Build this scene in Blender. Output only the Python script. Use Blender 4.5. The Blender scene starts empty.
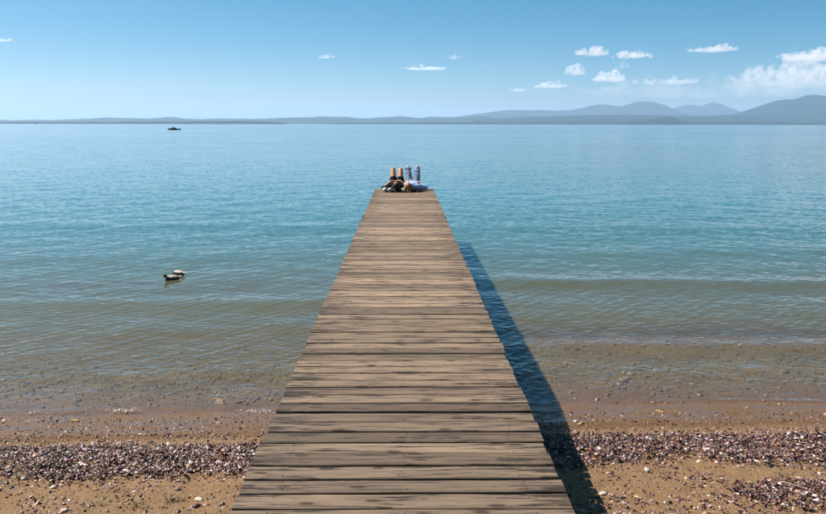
import bpy, bmesh, math, random
import numpy as np
from mathutils import Vector, Matrix, noise as mnoise

random.seed(7)
RNG = np.random.default_rng(7)
R = math.radians
sc = bpy.context.scene
COL = sc.collection

# ------------------------------------------------------------------ camera
CAM_H, DECK_Z = 2.9, 1.3
F_PX, IMG_W, IMG_H = 750.0, 826.0, 514.0
PITCH, YAW, ROLL = R(10.04), R(-0.634), R(0.09)
cam = bpy.data.cameras.new('camera')
cam.sensor_fit = 'HORIZONTAL'
cam.sensor_width = 36.0
cam.lens = 36.0 * F_PX / IMG_W
cam.clip_start = 0.05
cam.clip_end = 300000.0
cam_ob = bpy.data.objects.new('camera', cam)
COL.objects.link(cam_ob)
CAM_ROT = Matrix.Rotation(YAW, 3, 'Z') @ Matrix.Rotation(math.pi / 2 - PITCH, 3, 'X') @ Matrix.Rotation(ROLL, 3, 'Z')
cam_ob.matrix_world = Matrix.Translation((0, 0, CAM_H)) @ CAM_ROT.to_4x4()
sc.camera = cam_ob

# ------------------------------------------------------------------ sky, sun, exposure
SKY_LIFT, SKY_SAT = 1.9, 1.56
SUN_EL, SUN_AZ = R(53.0), R(69.0)            # azimuth: to the left of the pier's direction
SUN_DIR = Vector((-math.sin(SUN_AZ) * math.cos(SUN_EL), math.cos(SUN_AZ) * math.cos(SUN_EL), math.sin(SUN_EL)))
world = bpy.data.worlds.new('World')
sc.world = world
world.use_nodes = True
wn, wl = world.node_tree.nodes, world.node_tree.links
wn.clear()
sky = wn.new('ShaderNodeTexSky')
sky.sky_type = 'NISHITA'
sky.sun_disc = False
sky.sun_elevation = SUN_EL
sky.sun_rotation = -SUN_AZ
sky.air_density = 1.0
sky.dust_density = 1.3
sky.ozone_density = 2.2
sky.altitude = 60
bg = wn.new('ShaderNodeBackground')
bg.inputs['Strength'].default_value = 0.06
wo = wn.new('ShaderNodeOutputWorld')
tcw = wn.new('ShaderNodeTexCoord')
lift = wn.new('ShaderNodeVectorMath'); lift.operation = 'MULTIPLY'; lift.inputs[1].default_value = (1, 1, SKY_LIFT)   # thin ground layer of dust
nrw = wn.new('ShaderNodeVectorMath'); nrw.operation = 'NORMALIZE'
wl.new(tcw.outputs['Generated'], lift.inputs[0]); wl.new(lift.outputs[0], nrw.inputs[0]); wl.new(nrw.outputs[0], sky.inputs['Vector'])
hs = wn.new('ShaderNodeHueSaturation'); hs.inputs['Saturation'].default_value = SKY_SAT; hs.inputs['Hue'].default_value = 0.478
wl.new(sky.outputs[0], hs.inputs['Color'])
wl.new(hs.outputs[0], bg.inputs['Color'])
wl.new(bg.outputs[0], wo.inputs['Surface'])

sun = bpy.data.lights.new('sun', 'SUN')
sun.energy = 5.0
sun.angle = R(0.53)
sun.color = (1.0, 0.93, 0.83)
sun_ob = bpy.data.objects.new('sun', sun)
COL.objects.link(sun_ob)
sun_ob.rotation_euler = SUN_DIR.to_track_quat('Z', 'Y').to_euler()
sun_ob.location = (0, 0, 40)

sc.view_settings.view_transform = 'Standard'
sc.view_settings.look = 'None'
sc.view_settings.gamma = 1.0
sc.view_settings.exposure = 0.92
sc.render.engine = 'CYCLES'
sc.cycles.use_denoising = True
sc.cycles.max_bounces = 10
sc.cycles.volume_bounces = 6
sc.cycles.transparent_max_bounces = 12
sc.cycles.caustics_reflective = False
sc.cycles.sample_clamp_indirect = 4.0

# ------------------------------------------------------------------ helpers
def ray(px, py):
    return (CAM_ROT @ Vector(((px - IMG_W / 2) / F_PX, -(py - IMG_H / 2) / F_PX, -1.0))).normalized()

def on_plane(px, py, z=0.0):
    d = ray(px, py)
    t = (z - CAM_H) / d.z
    return Vector((0, 0, CAM_H)) + d * t

def at_distance(px, py, dist):
    """point seen at a pixel, at a horizontal distance from the camera"""
    d = ray(px, py)
    t = dist / math.hypot(d.x, d.y)
    return Vector((0, 0, CAM_H)) + d * t

def tag(o, label=None, cat=None, group=None, kind=None):
    if label: o['label'] = label
    if cat: o['category'] = cat
    if group: o['group'] = group
    if kind: o['kind'] = kind
    return o

def link(name, me, mat=None, parent=None):
    o = bpy.data.objects.new(name, me)
    COL.objects.link(o)
    if mat is not None:
        me.materials.clear()
        me.materials.append(mat)
    if parent is not None:
        o.parent = parent
    return o

def empty(name, loc, rz=0.0):
    o = bpy.data.objects.new(name, None)
    o.empty_display_size = 0.2
    COL.objects.link(o)
    o.location = loc
    o.rotation_euler = (0, 0, rz)
    return o

def mesh_np(name, v, f, smooth=True):
    """mesh from numpy vertices and equal sized faces"""
    v = np.asarray(v, np.float32); f = np.asarray(f, np.int32)
    me = bpy.data.meshes.new(name)
    n, k = f.shape
    me.vertices.add(len(v)); me.vertices.foreach_set('co', v.ravel())
    me.loops.add(n * k); me.loops.foreach_set('vertex_index', f.ravel())
    me.polygons.add(n)
    me.polygons.foreach_set('loop_start', np.arange(0, n * k, k, dtype=np.int32))
    me.polygons.foreach_set('loop_total', np.full(n, k, np.int32))
    me.update(calc_edges=True)
    if smooth:
        me.polygons.foreach_set('use_smooth', np.ones(n, bool))
    return me

def grid_faces(nr, nc):
    i = np.arange(nr - 1)[:, None] * nc + np.arange(nc - 1)[None, :]
    return np.stack([i, i + 1, i + nc + 1, i + nc], -1).reshape(-1, 4)

def fattr(me, name, vals):
    a = me.attributes.new(name, 'FLOAT', 'POINT')
    a.data.foreach_set('value', np.asarray(vals, np.float32).ravel())

def cattr(me, name, cols):
    a = me.attributes.new(name, 'FLOAT_COLOR', 'POINT')
    c = np.ones((len(cols), 4), np.float32); c[:, :3] = cols
    a.data.foreach_set('color', c.ravel())

_perm = np.random.default_rng(3).permutation(512)
def vnoise(x, y, s=0):
    """cheap 2d value noise on arrays, 0..1"""
    x = np.asarray(x, float) + s * 17.3; y = np.asarray(y, float) + s * 9.1
    xi = np.floor(x).astype(int); yi = np.floor(y).astype(int)
    fx = x - xi; fy = y - yi
    fx = fx * fx * (3 - 2 * fx); fy = fy * fy * (3 - 2 * fy)
    def h(a, b): return _perm[(_perm[a & 511] + b) & 511] / 511.0
    return (h(xi, yi) * (1 - fx) + h(xi + 1, yi) * fx) * (1 - fy) + (h(xi, yi + 1) * (1 - fx) + h(xi + 1, yi + 1) * fx) * fy

def fbm(x, y, s=0, o=4):
    r = 0; a = 0.5; t = 0
    for k in range(o):
        r = r + a * vnoise(np.asarray(x) * 2 ** k, np.asarray(y) * 2 ** k, s + k); t += a; a *= 0.5
    return r / t

# ---- node helpers
class NT:
    def __init__(self, name):
        self.m = bpy.data.materials.new(name)
        self.m.use_nodes = True
        self.n = self.m.node_tree.nodes; self.l = self.m.node_tree.links
        self.n.clear()
        self.out = self.n.new('ShaderNodeOutputMaterial')
    def node(self, t, **kw):
        x = self.n.new(t)
        for k, v in kw.items(): setattr(x, k, v)
        return x
    def put(self, sock, v):
        if isinstance(v, bpy.types.NodeSocket): self.l.new(v, sock)
        elif v is not None: sock.default_value = v
    def math(self, op, a, b=None, c=None, clamp=False):
        x = self.node('ShaderNodeMath', operation=op, use_clamp=clamp)
        self.put(x.inputs[0], a); self.put(x.inputs[1], b)
        if c is not None: self.put(x.inputs[2], c)
        return x.outputs[0]
    def vmath(self, op, a, b=None):
        x = self.node('ShaderNodeVectorMath', operation=op)
        self.put(x.inputs[0], a)
        if b is not None: self.put(x.inputs[1], b)
        return x.outputs[0]
    def mix(self, fac, a, b, blend='MIX'):
        x = self.node('ShaderNodeMix', data_type='RGBA', blend_type=blend)
        self.put(x.inputs[0], fac); self.put(x.inputs[6], a); self.put(x.inputs[7], b)
        return x.outputs[2]
    def ramp(self, fac, stops, interp='LINEAR'):
        x = self.node('ShaderNodeValToRGB')
        cr = x.color_ramp; cr.interpolation = interp
        while len(cr.elements) < len(stops): cr.elements.new(0.5)
        for e, (p, c) in zip(cr.elements, stops):
            e.position = p
            e.color = (c, c, c, 1) if not hasattr(c, '__len__') else (*c, 1)
        self.put(x.inputs[0], fac)
        return x.outputs[0]
    def rng(self, v, a, b, c=0.0, d=1.0, smooth=False):
        x = self.node('ShaderNodeMapRange')
        if smooth: x.interpolation_type = 'SMOOTHSTEP'
        self.put(x.inputs[0], v)
        for i, q in enumerate((a, b, c, d)): self.put(x.inputs[1 + i], q)
        return x.outputs[0]
    def noise(self, vec, scale, detail=3.0, rough=0.5, dist=0.0):
        x = self.node('ShaderNodeTexNoise')
        self.put(x.inputs['Vector'], vec)
        self.put(x.inputs['Scale'], scale); x.inputs['Detail'].default_value = detail
        x.inputs['Roughness'].default_value = rough; x.inputs['Distortion'].default_value = dist
        return x
    def mapping(self, vec, scale=(1, 1, 1), loc=(0, 0, 0), rot=(0, 0, 0)):
        x = self.node('ShaderNodeMapping')
        self.put(x.inputs['Vector'], vec)
        self.put(x.inputs['Location'], loc); self.put(x.inputs['Scale'], scale); self.put(x.inputs['Rotation'], rot)
        return x.outputs[0]
    def bsdf(self, color, rough=0.6, spec=0.5, normal=None, **kw):
        b = self.node('ShaderNodeBsdfPrincipled')
        self.put(b.inputs['Base Color'], color if isinstance(color, bpy.types.NodeSocket) else (*color, 1))
        self.put(b.inputs['Roughness'], rough)
        self.put(b.inputs['Specular IOR Level'], spec)
        if normal is not None: self.put(b.inputs['Normal'], normal)
        for k, v in kw.items(): self.put(b.inputs[k], v)
        self.l.new(b.outputs[0], self.out.inputs['Surface'])
        return b
    def bump(self, h, strength=0.5, dist=0.01):
        b = self.node('ShaderNodeBump')
        self.put(b.inputs['Height'], h); b.inputs['Strength'].default_value = strength; b.inputs['Distance'].default_value = dist
        return b.outputs[0]

def plain(name, col, rough=0.7, var=0.25, scale=30.0, spec=0.4, bump=0.0):
    t = NT(name)
    tc = t.node('ShaderNodeTexCoord').outputs['Object']
    n = t.noise(tc, scale, 4, 0.6).outputs[0]
    f = t.rng(n, 0.3, 0.7, 1 - var, 1 + var)
    c = t.node('ShaderNodeVectorMath', operation='SCALE')
    c.inputs[0].default_value = col
    t.put(c.inputs['Scale'], f)
    nm = t.bump(n, bump, 0.01) if bump else None
    t.bsdf(c.outputs[0], rough, spec, nm)
    return t.m

# ------------------------------------------------------------------ ground profile (lake surface is z = 0)
_PY = np.array([-60, -5, 0.0, 3.0, 4.4, 4.9, 5.5, 5.95, 6.3, 6.8, 7.35, 7.9, 9.0, 11, 14, 18, 24, 40, 90, 300.])
_PZ = np.array([3.5, 0.95, 0.72, 0.58, 0.48, 0.44, 0.36, 0.27, 0.19, 0.085, 0.0, -0.05, -0.13, -0.26, -0.42, -0.68, -1.1, -2.1, -3.6, -4.0])
def ground_z(x, y, detail=True):
    x = np.asarray(x, float); y = np.asarray(y, float)
    ys = y - 0.16 * np.tanh(x / 3.0) + 0.12 * (fbm(x * 0.35, y * 0.1, 5, 2) - 0.5)
    z = np.interp(ys, _PY, _PZ)
    if detail:
        near = np.clip(1 - np.abs(y - 6) / 12, 0, 1)
        dry = np.clip((6.0 - ys) / 0.6, 0, 1)
        z = z + near * dry * ((fbm(x * 2.2, y * 2.2, 1, 3) - 0.5) * 0.07 + (fbm(x * 11, y * 11, 2, 3) - 0.5) * 0.035)
        z = z + near * (1 - dry) * ((fbm(x * 1.3, y * 2.0, 3, 3) - 0.5) * 0.025 + (fbm(x * 14, y * 14, 4, 2) - 0.5) * 0.006)
        # sandbars out in the shallows
        z = z + 0.15 * np.exp(-((ys - 9.9) / 0.5) ** 2) * np.clip((x + 1.0) / 2.0, 0, 1)
        z = z + 0.08 * np.exp(-((ys - 13.6) / 0.6) ** 2)
    return z

# ------------------------------------------------------------------ materials of the setting
def sand_material():
    t = NT('sand')
    g = t.node('ShaderNodeNewGeometry').outputs['Position']
    sep = t.node('ShaderNodeSeparateXYZ'); t.l.new(g, sep.inputs[0])
    big = t.noise(g, 1.1, 4, 0.6).outputs[0]
    mid = t.noise(g, 14, 4, 0.65).outputs[0]
    fine = t.noise(g, 190, 3, 0.7).outputs[0]
    vor = t.node('ShaderNodeTexVoronoi'); t.put(vor.inputs['Vector'], g); vor.inputs['Scale'].default_value = 42
    vr = t.node('ShaderNodeSeparateColor'); t.l.new(vor.outputs['Color'], vr.inputs[0])
    dry = t.mix(mid, (0.145, 0.083, 0.042, 1), (0.240, 0.150, 0.078, 1))
    dry = t.mix(t.rng(fine, 0.35, 0.7), t.mix(0.45, dry, (0.1105, 0.0638, 0.0298, 1)), dry)
    # grit and pebbles of their own colours
    peb = t.ramp(vr.outputs[0], [(0, (0.0510, 0.0298, 0.0213)), (0.35, (0.1700, 0.1020, 0.0595)), (0.6, (0.2805, 0.1870, 0.1190)), (0.85, (0.3230, 0.2805, 0.2380)), (1, (0.1360, 0.0765, 0.0595))])
    pm = t.math('MULTIPLY', t.rng(vor.outputs['Distance'], 0.42, 0.3), t.rng(vr.outputs[1], 0.4, 0.5))
    dry = t.mix(t.math('MULTIPLY', pm, 0.8), dry, peb)
    # damp sand is darker and shinier: it is damp up to where the wash reaches
    edge = t.math('ADD', sep.outputs[2], t.math('MULTIPLY', t.math('SUBTRACT', big, 0.5), 0.05))
    edge = t.math('ADD', edge, t.math('MULTIPLY', t.math('SUBTRACT', mid, 0.5), 0.02))
    wet = t.rng(edge, 0.235, 0.165, smooth=True)
    film = t.rng(edge, 0.17, 0.10, smooth=True)
    wetc = t.mix(1.0, dry, (0.60, 0.54, 0.48, 1), 'MULTIPLY')
    col = t.mix(wet, dry, wetc)
    # lake bed: algae brown and olive silt
    bed = t.mix(t.rng(t.noise(g, 2.2, 4, 0.6).outputs[0], 0.35, 0.65), (0.1122, 0.0759, 0.0330, 1), (0.1914, 0.1386, 0.0726, 1))
    bed = t.mix(t.math('MULTIPLY', pm, 0.85), bed, peb)
    col = t.mix(t.rng(sep.outputs[2], -0.01, -0.12), col, bed)
    h = t.math('ADD', t.math('MULTIPLY', mid, 0.6), t.math('MULTIPLY', fine, 0.25))
    h = t.math('ADD', h, t.math('MULTIPLY', pm, 0.35))
    hh = t.math('MULTIPLY', h, t.rng(film, 0, 1, 1.0, 0.55))
    sheen = t.math('MULTIPLY', film, t.rng(t.noise(t.mapping(g, (1.6, 5.0, 1)), 1.0, 4, 0.6).outputs[0], 0.36, 0.62, 0.15, 1.0))
    rough = t.rng(sheen, 0, 1, 0.85, 0.24)
    b = t.bsdf(col, rough, t.rng(sheen, 0, 1, 0.15, 0.5), t.bump(hh, 0.8, 0.02))
    return t.m

def water_material():
    t = NT('lake_water')
    geo = t.node('ShaderNodeNewGeometry')
    P = geo.outputs['Position']
    dep = t.node('ShaderNodeAttribute', attribute_name='depth').outputs['Fac']
    far = t.node('ShaderNodeAttribute', attribute_name='offshore').outputs['Fac']
    # ripples as facet normals taken from the position, so they stay true at any distance
    def slope(scale, strength, stretch=(1, 1, 1), rot=0.0, detail=2.0):
        v = t.mapping(P, stretch, (0, 0, 0), (0, 0, rot))
        n = t.noise(v, scale, detail, 0.55, 0.0)
        d = t.vmath('SUBTRACT', n.outputs['Color'], (0.5, 0.5, 0.5))
        x = t.node('ShaderNodeVectorMath', operation='SCALE'); t.l.new(d, x.inputs[0]); t.put(x.inputs['Scale'], strength)
        return x.outputs[0]
    gust = t.noise(t.mapping(P, (0.004, 0.028, 1)), 1.0, 4, 0.6, 0.6).outputs[0]
    gust2 = t.noise(t.mapping(P, (0.05, 0.22, 1), (3, 8, 0)), 1.0, 3, 0.6, 0.4).outputs[0]
    calm = t.rng(t.math('ADD', t.math('MULTIPLY', gust, 0.65), t.math('MULTIPLY', gust2, 0.35)), 0.38, 0.62, 0.45, 1.25)
    s1 = slope(6.0, t.math('MULTIPLY', calm, t.rng(far, 10, 30, 0.10, 0.22)), (0.7, 1, 1), 0.35)
    s2 = slope(1.3, t.math('MULTIPLY', calm, t.rng(far, 20, 80, 0.02, 0.16)), (0.45, 1, 1), -0.2)
    s3 = slope(0.25, t.math('MULTIPLY', calm, t.rng(far, 40, 200, 0.0, 0.12)), (0.35, 1, 1), 0.1)
    s0 = slope(15.0, t.math('MULTIPLY', calm, 0.22), (0.6, 1, 1), 0.6)
    s = t.vmath('ADD', t.vmath('ADD', s0, s1), t.vmath('ADD', s2, s3))
    s = t.vmath('MULTIPLY', s, (1, 1, 0))
    nrm = t.vmath('NORMALIZE', t.vmath('ADD', geo.outputs['Normal'], s))
    fr = t.node('ShaderNodeFresnel'); fr.inputs['IOR'].default_value = 1.333; t.l.new(nrm, fr.inputs['Normal'])
    gl = t.node('ShaderNodeBsdfGlossy'); gl.inputs['Color'].default_value = (1, 1, 1, 1)
    t.put(gl.inputs['Roughness'], t.rng(far, 15, 200, 0.06, 0.16)); t.l.new(nrm, gl.inputs['Normal'])
    # suspended silt: the deeper, the less of the bed shows
    silt = t.ramp(t.rng(dep, 0, 4.0), [(0.0, (0.10, 0.072, 0.032)), (0.05, (0.112, 0.090, 0.034)), (0.11, (0.085, 0.105, 0.066)),
                                       (0.19, (0.043, 0.103, 0.088)), (0.35, (0.025, 0.102, 0.100)), (1.0, (0.022, 0.104, 0.112))])
    di = t.node('ShaderNodeBsdfDiffuse'); t.l.new(silt, di.inputs['Color'])
    tr = t.node('ShaderNodeBsdfTransparent')
    t.put(tr.inputs['Color'], t.ramp(t.rng(dep, 0, 1.2), [(0, (1, 1, 1)), (0.25, (0.80, 0.84, 0.74)), (1, (0.3, 0.45, 0.4))]))
    op = t.math('SUBTRACT', 1.0, t.math('POWER', 2.718, t.math('MULTIPLY', dep, -3.0)))
    m1 = t.node('ShaderNodeMixShader'); t.put(m1.inputs[0], op); t.l.new(tr.outputs[0], m1.inputs[1]); t.l.new(di.outputs[0], m1.inputs[2])
    m2 = t.node('ShaderNodeMixShader'); t.put(m2.inputs[0], fr.outputs[0]); t.l.new(m1.outputs[0], m2.inputs[1]); t.l.new(gl.outputs[0], m2.inputs[2])
    t.l.new(m2.outputs[0], t.out.inputs['Surface'])
    return t.m

# ------------------------------------------------------------------ the shore and lake bed: one sheet
def axis(core0, core1, step, lo, hi, grow=1.25):
    a = list(np.arange(core0, core1 + 1e-6, step))
    s, x = step, core1
    while x < hi: s *= grow; x += s; a.append(x)
    s, x, b = step, core0, []
    while x > lo: s *= grow; x -= s; b.append(x)
    return np.array(b[::-1] + a)

gx = axis(-5.0, 5.2, 0.030, -40000, 40000)
gy = axis(3.6, 11.5, 0.030, -3000, 30000)
GX, GY = np.meshgrid(gx, gy)
GZ = ground_z(GX, GY)
GZ = np.where(GY < -60, 3.5, GZ)
me = mesh_np('shore', np.stack([GX, GY, GZ], -1).reshape(-1, 3), grid_faces(len(gy), len(gx)))
tag(link('shore_ground', me, sand_material()), 'brown sand beach sloping down under the lake', kind='structure')

# ------------------------------------------------------------------ the lake
def wave_height(X, Y, spacing, depth):
    rng = np.random.default_rng(11)
    H = np.zeros_like(X)
    for i in range(64):
        lam = 0.07 * (40.0 ** (i / 63.0))
        ang = -math.pi / 2 + rng.normal(0, 0.38) + (0.55 if i % 5 < 3 else -0.5)
        k = 2 * math.pi / lam
        slope = 0.030 if lam < 0.20 else (0.013 if lam < 0.4 else (0.006 if lam < 1.0 else 0.004))
        a = slope / k
        fade = np.clip((lam / spacing - 2.5) / 3.0, 0, 1)
        grp = 0.35 + 1.3 * vnoise(X / (lam * 5) + i * 3.7, Y / (lam * 4) - i * 1.9, i)
        H += a * fade * grp * np.sin(k * (math.cos(ang) * X + math.sin(ang) * Y) + rng.uniform(0, 6.28))
    # low swells running in to the beach
    for y0, bend, amp, wid, x0, x1 in ((12.4, 0.04, 0.038, 0.42, -14, 2), (13.9, -0.05, 0.036, 0.5, 0, 14), (9.75, -0.02, 0.048, 0.36, 0.5, 14),
                                      (16.8, 0.05, 0.014, 0.7, -20, 20), (21.5, -0.04, 0.016, 0.9, -30, 30), (10.6, 0.05, 0.014, 0.35, -12, 0), (8.6, 0.03, 0.012, 0.22, -9, 9)):
        yc = y0 + bend * X + 0.35 * (vnoise(X * 0.3, X * 0 + y0, 2) - 0.5)
        env = np.clip((X - x0) / 2.5, 0, 1) * np.clip((x1 - X) / 2.5, 0, 1)
        u = (Y - yc) / wid
        env = env * np.clip(0.35 + 1.1 * vnoise(X * 0.22 + y0, Y * 0.05, 6), 0, 1.2)
        H += env * amp * (np.exp(-u * u) * (1 - 0.35 * np.tanh(u * 1.5)) - 0.45 * np.exp(-((u + 2.0) / 1.3) ** 2))
    # the last wavelet running out on the sand
    yc = 7.42 + 0.16 * np.tanh(X / 3.0) + 0.18 * (vnoise(X * 0.7, X * 0, 9) - 0.5)
    H += 0.034 * np.exp(-((Y - yc) / 0.055) ** 2) * np.clip(1.2 * vnoise(X * 0.5, X * 0 + 4, 3), 0, 1)
    return H * np.clip(0.25 + depth / 0.12, 0.25, 1)

yp = np.concatenate([np.linspace(425, 300, 330), np.linspace(300, 150, 310)[1:], np.linspace(150, 130, 34)[1:]])
rows = np.array([on_plane(413, p).y for p in yp])
rows = np.concatenate([rows, np.geomspace(rows[-1] * 1.15, 45000, 28)])
ca = np.concatenate([-np.linspace(80, 38, 60)[:-1], np.linspace(-38, 38, 840), np.linspace(38, 80, 60)[1:]])
ct = np.tan(np.radians(ca))
WY, CT = np.meshgrid(rows, ct, indexing='ij')
WX = WY * CT
dep = np.clip(-ground_z(WX, WY), 0.0, 4.0)
rs = np.gradient(rows)[:, None] + 0 * WX
cs = np.gradient(ct)[None, :] * WY
spc = np.maximum(rs, cs)
WZ = wave_height(WX, WY, spc, dep)
me = mesh_np('lake', np.stack([WX, WY, WZ], -1).reshape(-1, 3), grid_faces(*WX.shape))
fattr(me, 'depth', np.clip(dep + WZ, 0, 4)); fattr(me, 'offshore', WY)
tag(link('lake_water', me, water_material()), 'rippled teal lake water', kind='structure')

# ------------------------------------------------------------------ far shores and mountains
def hill_material(name, a, b, scale):
    t = NT(name)
    g = t.node('ShaderNodeNewGeometry').outputs['Position']
    n = t.noise(g, scale, 5, 0.65).outputs[0]
    f = t.noise(g, scale * 7, 3, 0.6).outputs[0]
    c = t.mix(t.rng(n, 0.35, 0.65), (*a, 1), (*b, 1))
    c = t.mix(t.rng(f, 0.66, 0.76), c, (0.035, 0.04, 0.035, 1))
    t.bsdf(c, 0.9, 0.1)
    return t.m
WOOD_H = hill_material('wooded_hill', (0.007, 0.018, 0.016), (0.014, 0.028, 0.022), 0.006)
WOOD_N = hill_material('shore_wood', (0.006, 0.014, 0.012), (0.012, 0.022, 0.016), 0.02)

def ridge(name, sil, dist, depth, mat, label, rough=0.06, step=60.0, seed=0):
    """a range of hills: crest heights from where its outline stands, real depth before and behind"""
    pts = [at_distance(px, py, dist) for px, py in sil]
    xs = np.array([p.x for p in pts]); zs = np.array([max(p.z, 1.0) for p in pts])
    yc = np.mean([p.y for p in pts])
    X = np.arange(xs[0], xs[-1], step)
    crest = np.interp(X, xs, zs)
    # smooth the outline a little and add small tops
    kern = np.hanning(7); kern /= kern.sum()
    crest = np.convolve(np.pad(crest, 3, 'edge'), kern, 'valid')
    crest = crest * (1 + rough * 2 * (fbm(X / (step * 9), X * 0, seed, 4) - 0.5))
    V = np.linspace(-1, 1, 33)
    XX, VV = np.meshgrid(X, V)
    prof = np.clip(1 - np.abs(VV), 0, 1) ** 1.15
    sp = fbm(XX / (depth * 0.45), VV * 1.6, seed + 3, 5) - 0.5
    ZZ = crest[None, :] * np.clip(prof + 0.42 * sp * np.clip(1 - np.abs(VV), 0, 1) * np.abs(VV) * 3.2, -0.2, 1.02)
    ZZ = np.where(np.abs(VV) > 0.98, -6.0, ZZ)
    YY = yc + VV * depth + (fbm(XX / (depth * 0.8), VV, seed + 7, 3) - 0.5) * depth * 0.35 * (1 - VV * VV)
    me = mesh_np(name, np.stack([XX, YY, ZZ], -1).reshape(-1, 3), grid_faces(*XX.shape))
    return tag(link(name, me, mat), label, kind='structure')

ridge('far_hills', [(-260, 119), (-60, 119.5), (0, 119.8), (40, 119.3), (70, 118.8), (100, 117.6), (130, 118.6), (160, 118.2), (178, 117.6), (205, 119.4), (225, 118.6),
      (260, 119.2), (290, 118.2), (330, 117.2), (360, 118.0), (400, 117.0), (440, 117.8), (480, 116.6), (520, 117.6), (600, 119), (680, 121)],
      15000, 2300, WOOD_H, 'low wooded hills along the far shore', 0.2, 40, 1)
ridge('far_shore', [(-250, 121.8), (-40, 121.6), (60, 122.0), (150, 121.6), (220, 121.4), (262, 121.2), (286, 122.2), (293, 123.9)],
      8200, 380, WOOD_N, 'dark wooded point on the far shore', 0.3, 12, 5)
ridge('far_shore', [(330, 123.6), (360, 122.8), (420, 122.6), (500, 122.4), (560, 122.0), (620, 121.6), (652, 121.0), (700, 121.4), (770, 121.6), (840, 121.8), (1100, 122)],
      9600, 450, WOOD_N, 'low wooded strip along the far shore', 0.3, 14, 9)
ridge('headland', [(628, 123), (640, 120.6), (652, 118.8), (664, 117.2), (671, 116.6), (676, 118.2), (681, 119.9), (683.5, 122.2), (684.5, 124)],
      8700, 400, WOOD_N, 'dark steep headland on the far shore', 0.05, 8, 12)
ridge('foothills', [(470, 121), (520, 117.5), (580, 115.8), (640, 115.0), (690, 116.2), (730, 115.2), (780, 115.6), (860, 116), (1100, 116)],
      12600, 2100, WOOD_H, 'low hills before the mountains', 0.10, 45, 15)
ridge('mountains', [(430, 120), (480, 113.5), (500, 111.0), (540, 110.6), (566, 110.8), (580, 108.8), (592, 105.2), (605, 103.2), (614, 104.2), (624, 105.4), (636, 102.0), (646, 100.6),
      (654, 102.2), (664, 103.2), (674, 107), (690, 112.5), (710, 116), (760, 119)], 20500, 3600, WOOD_H, 'pale mountains beyond the hills', 0.09, 70, 18)
ridge('mountains', [(640, 116), (676, 106.5), (688, 105.0), (697, 106.8), (704, 104.2), (712, 101.8), (718, 103.6), (726, 106.4), (740, 111), (770, 116)],
      25000, 3000, WOOD_H, 'palest pointed mountains farthest away', 0.08, 70, 22)
ridge('mountains', [(700, 121), (730, 111.5), (746, 105.6), (758, 102.4), (768, 101.8), (784, 99.6), (796, 97.0), (806, 95.6), (818, 96.8), (830, 97.6), (860, 96), (920, 92), (1000, 97), (1150, 104)],
      15500, 2900, WOOD_H, 'broad blue mountain on the far shore', 0.08, 60, 27)

# ------------------------------------------------------------------ haze over the lake
def haze_material():
    t = NT('haze_air')
    v = t.node('ShaderNodeVolumePrincipled')
    v.inputs['Color'].default_value = (0.50, 0.705, 0.97, 1)
    v.inputs['Density'].default_value = 4.7e-5
    v.inputs['Anisotropy'].default_value = 0.18
    t.l.new(v.outputs[0], t.out.inputs['Volume'])
    return t.m
def box_mesh(name, lo, hi):
    bm = bmesh.new()
    bmesh.ops.create_cube(bm, size=1.0)
    for v in bm.verts:
        v.co = Vector([lo[i] if v.co[i] < 0 else hi[i] for i in range(3)])
    me = bpy.data.meshes.new(name); bm.to_mesh(me); bm.free()
    return me
hz = link('haze', box_mesh('haze', (-90000, -8000, -8), (90000, 52000, 790)), haze_material())
tag(hz, 'pale blue summer haze over the lake', kind='stuff')

# ------------------------------------------------------------------ the pier
X_L, X_R = -0.735, 0.712
PIER_END = 18.97
BEAM_TOP = DECK_Z - 0.077

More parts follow.
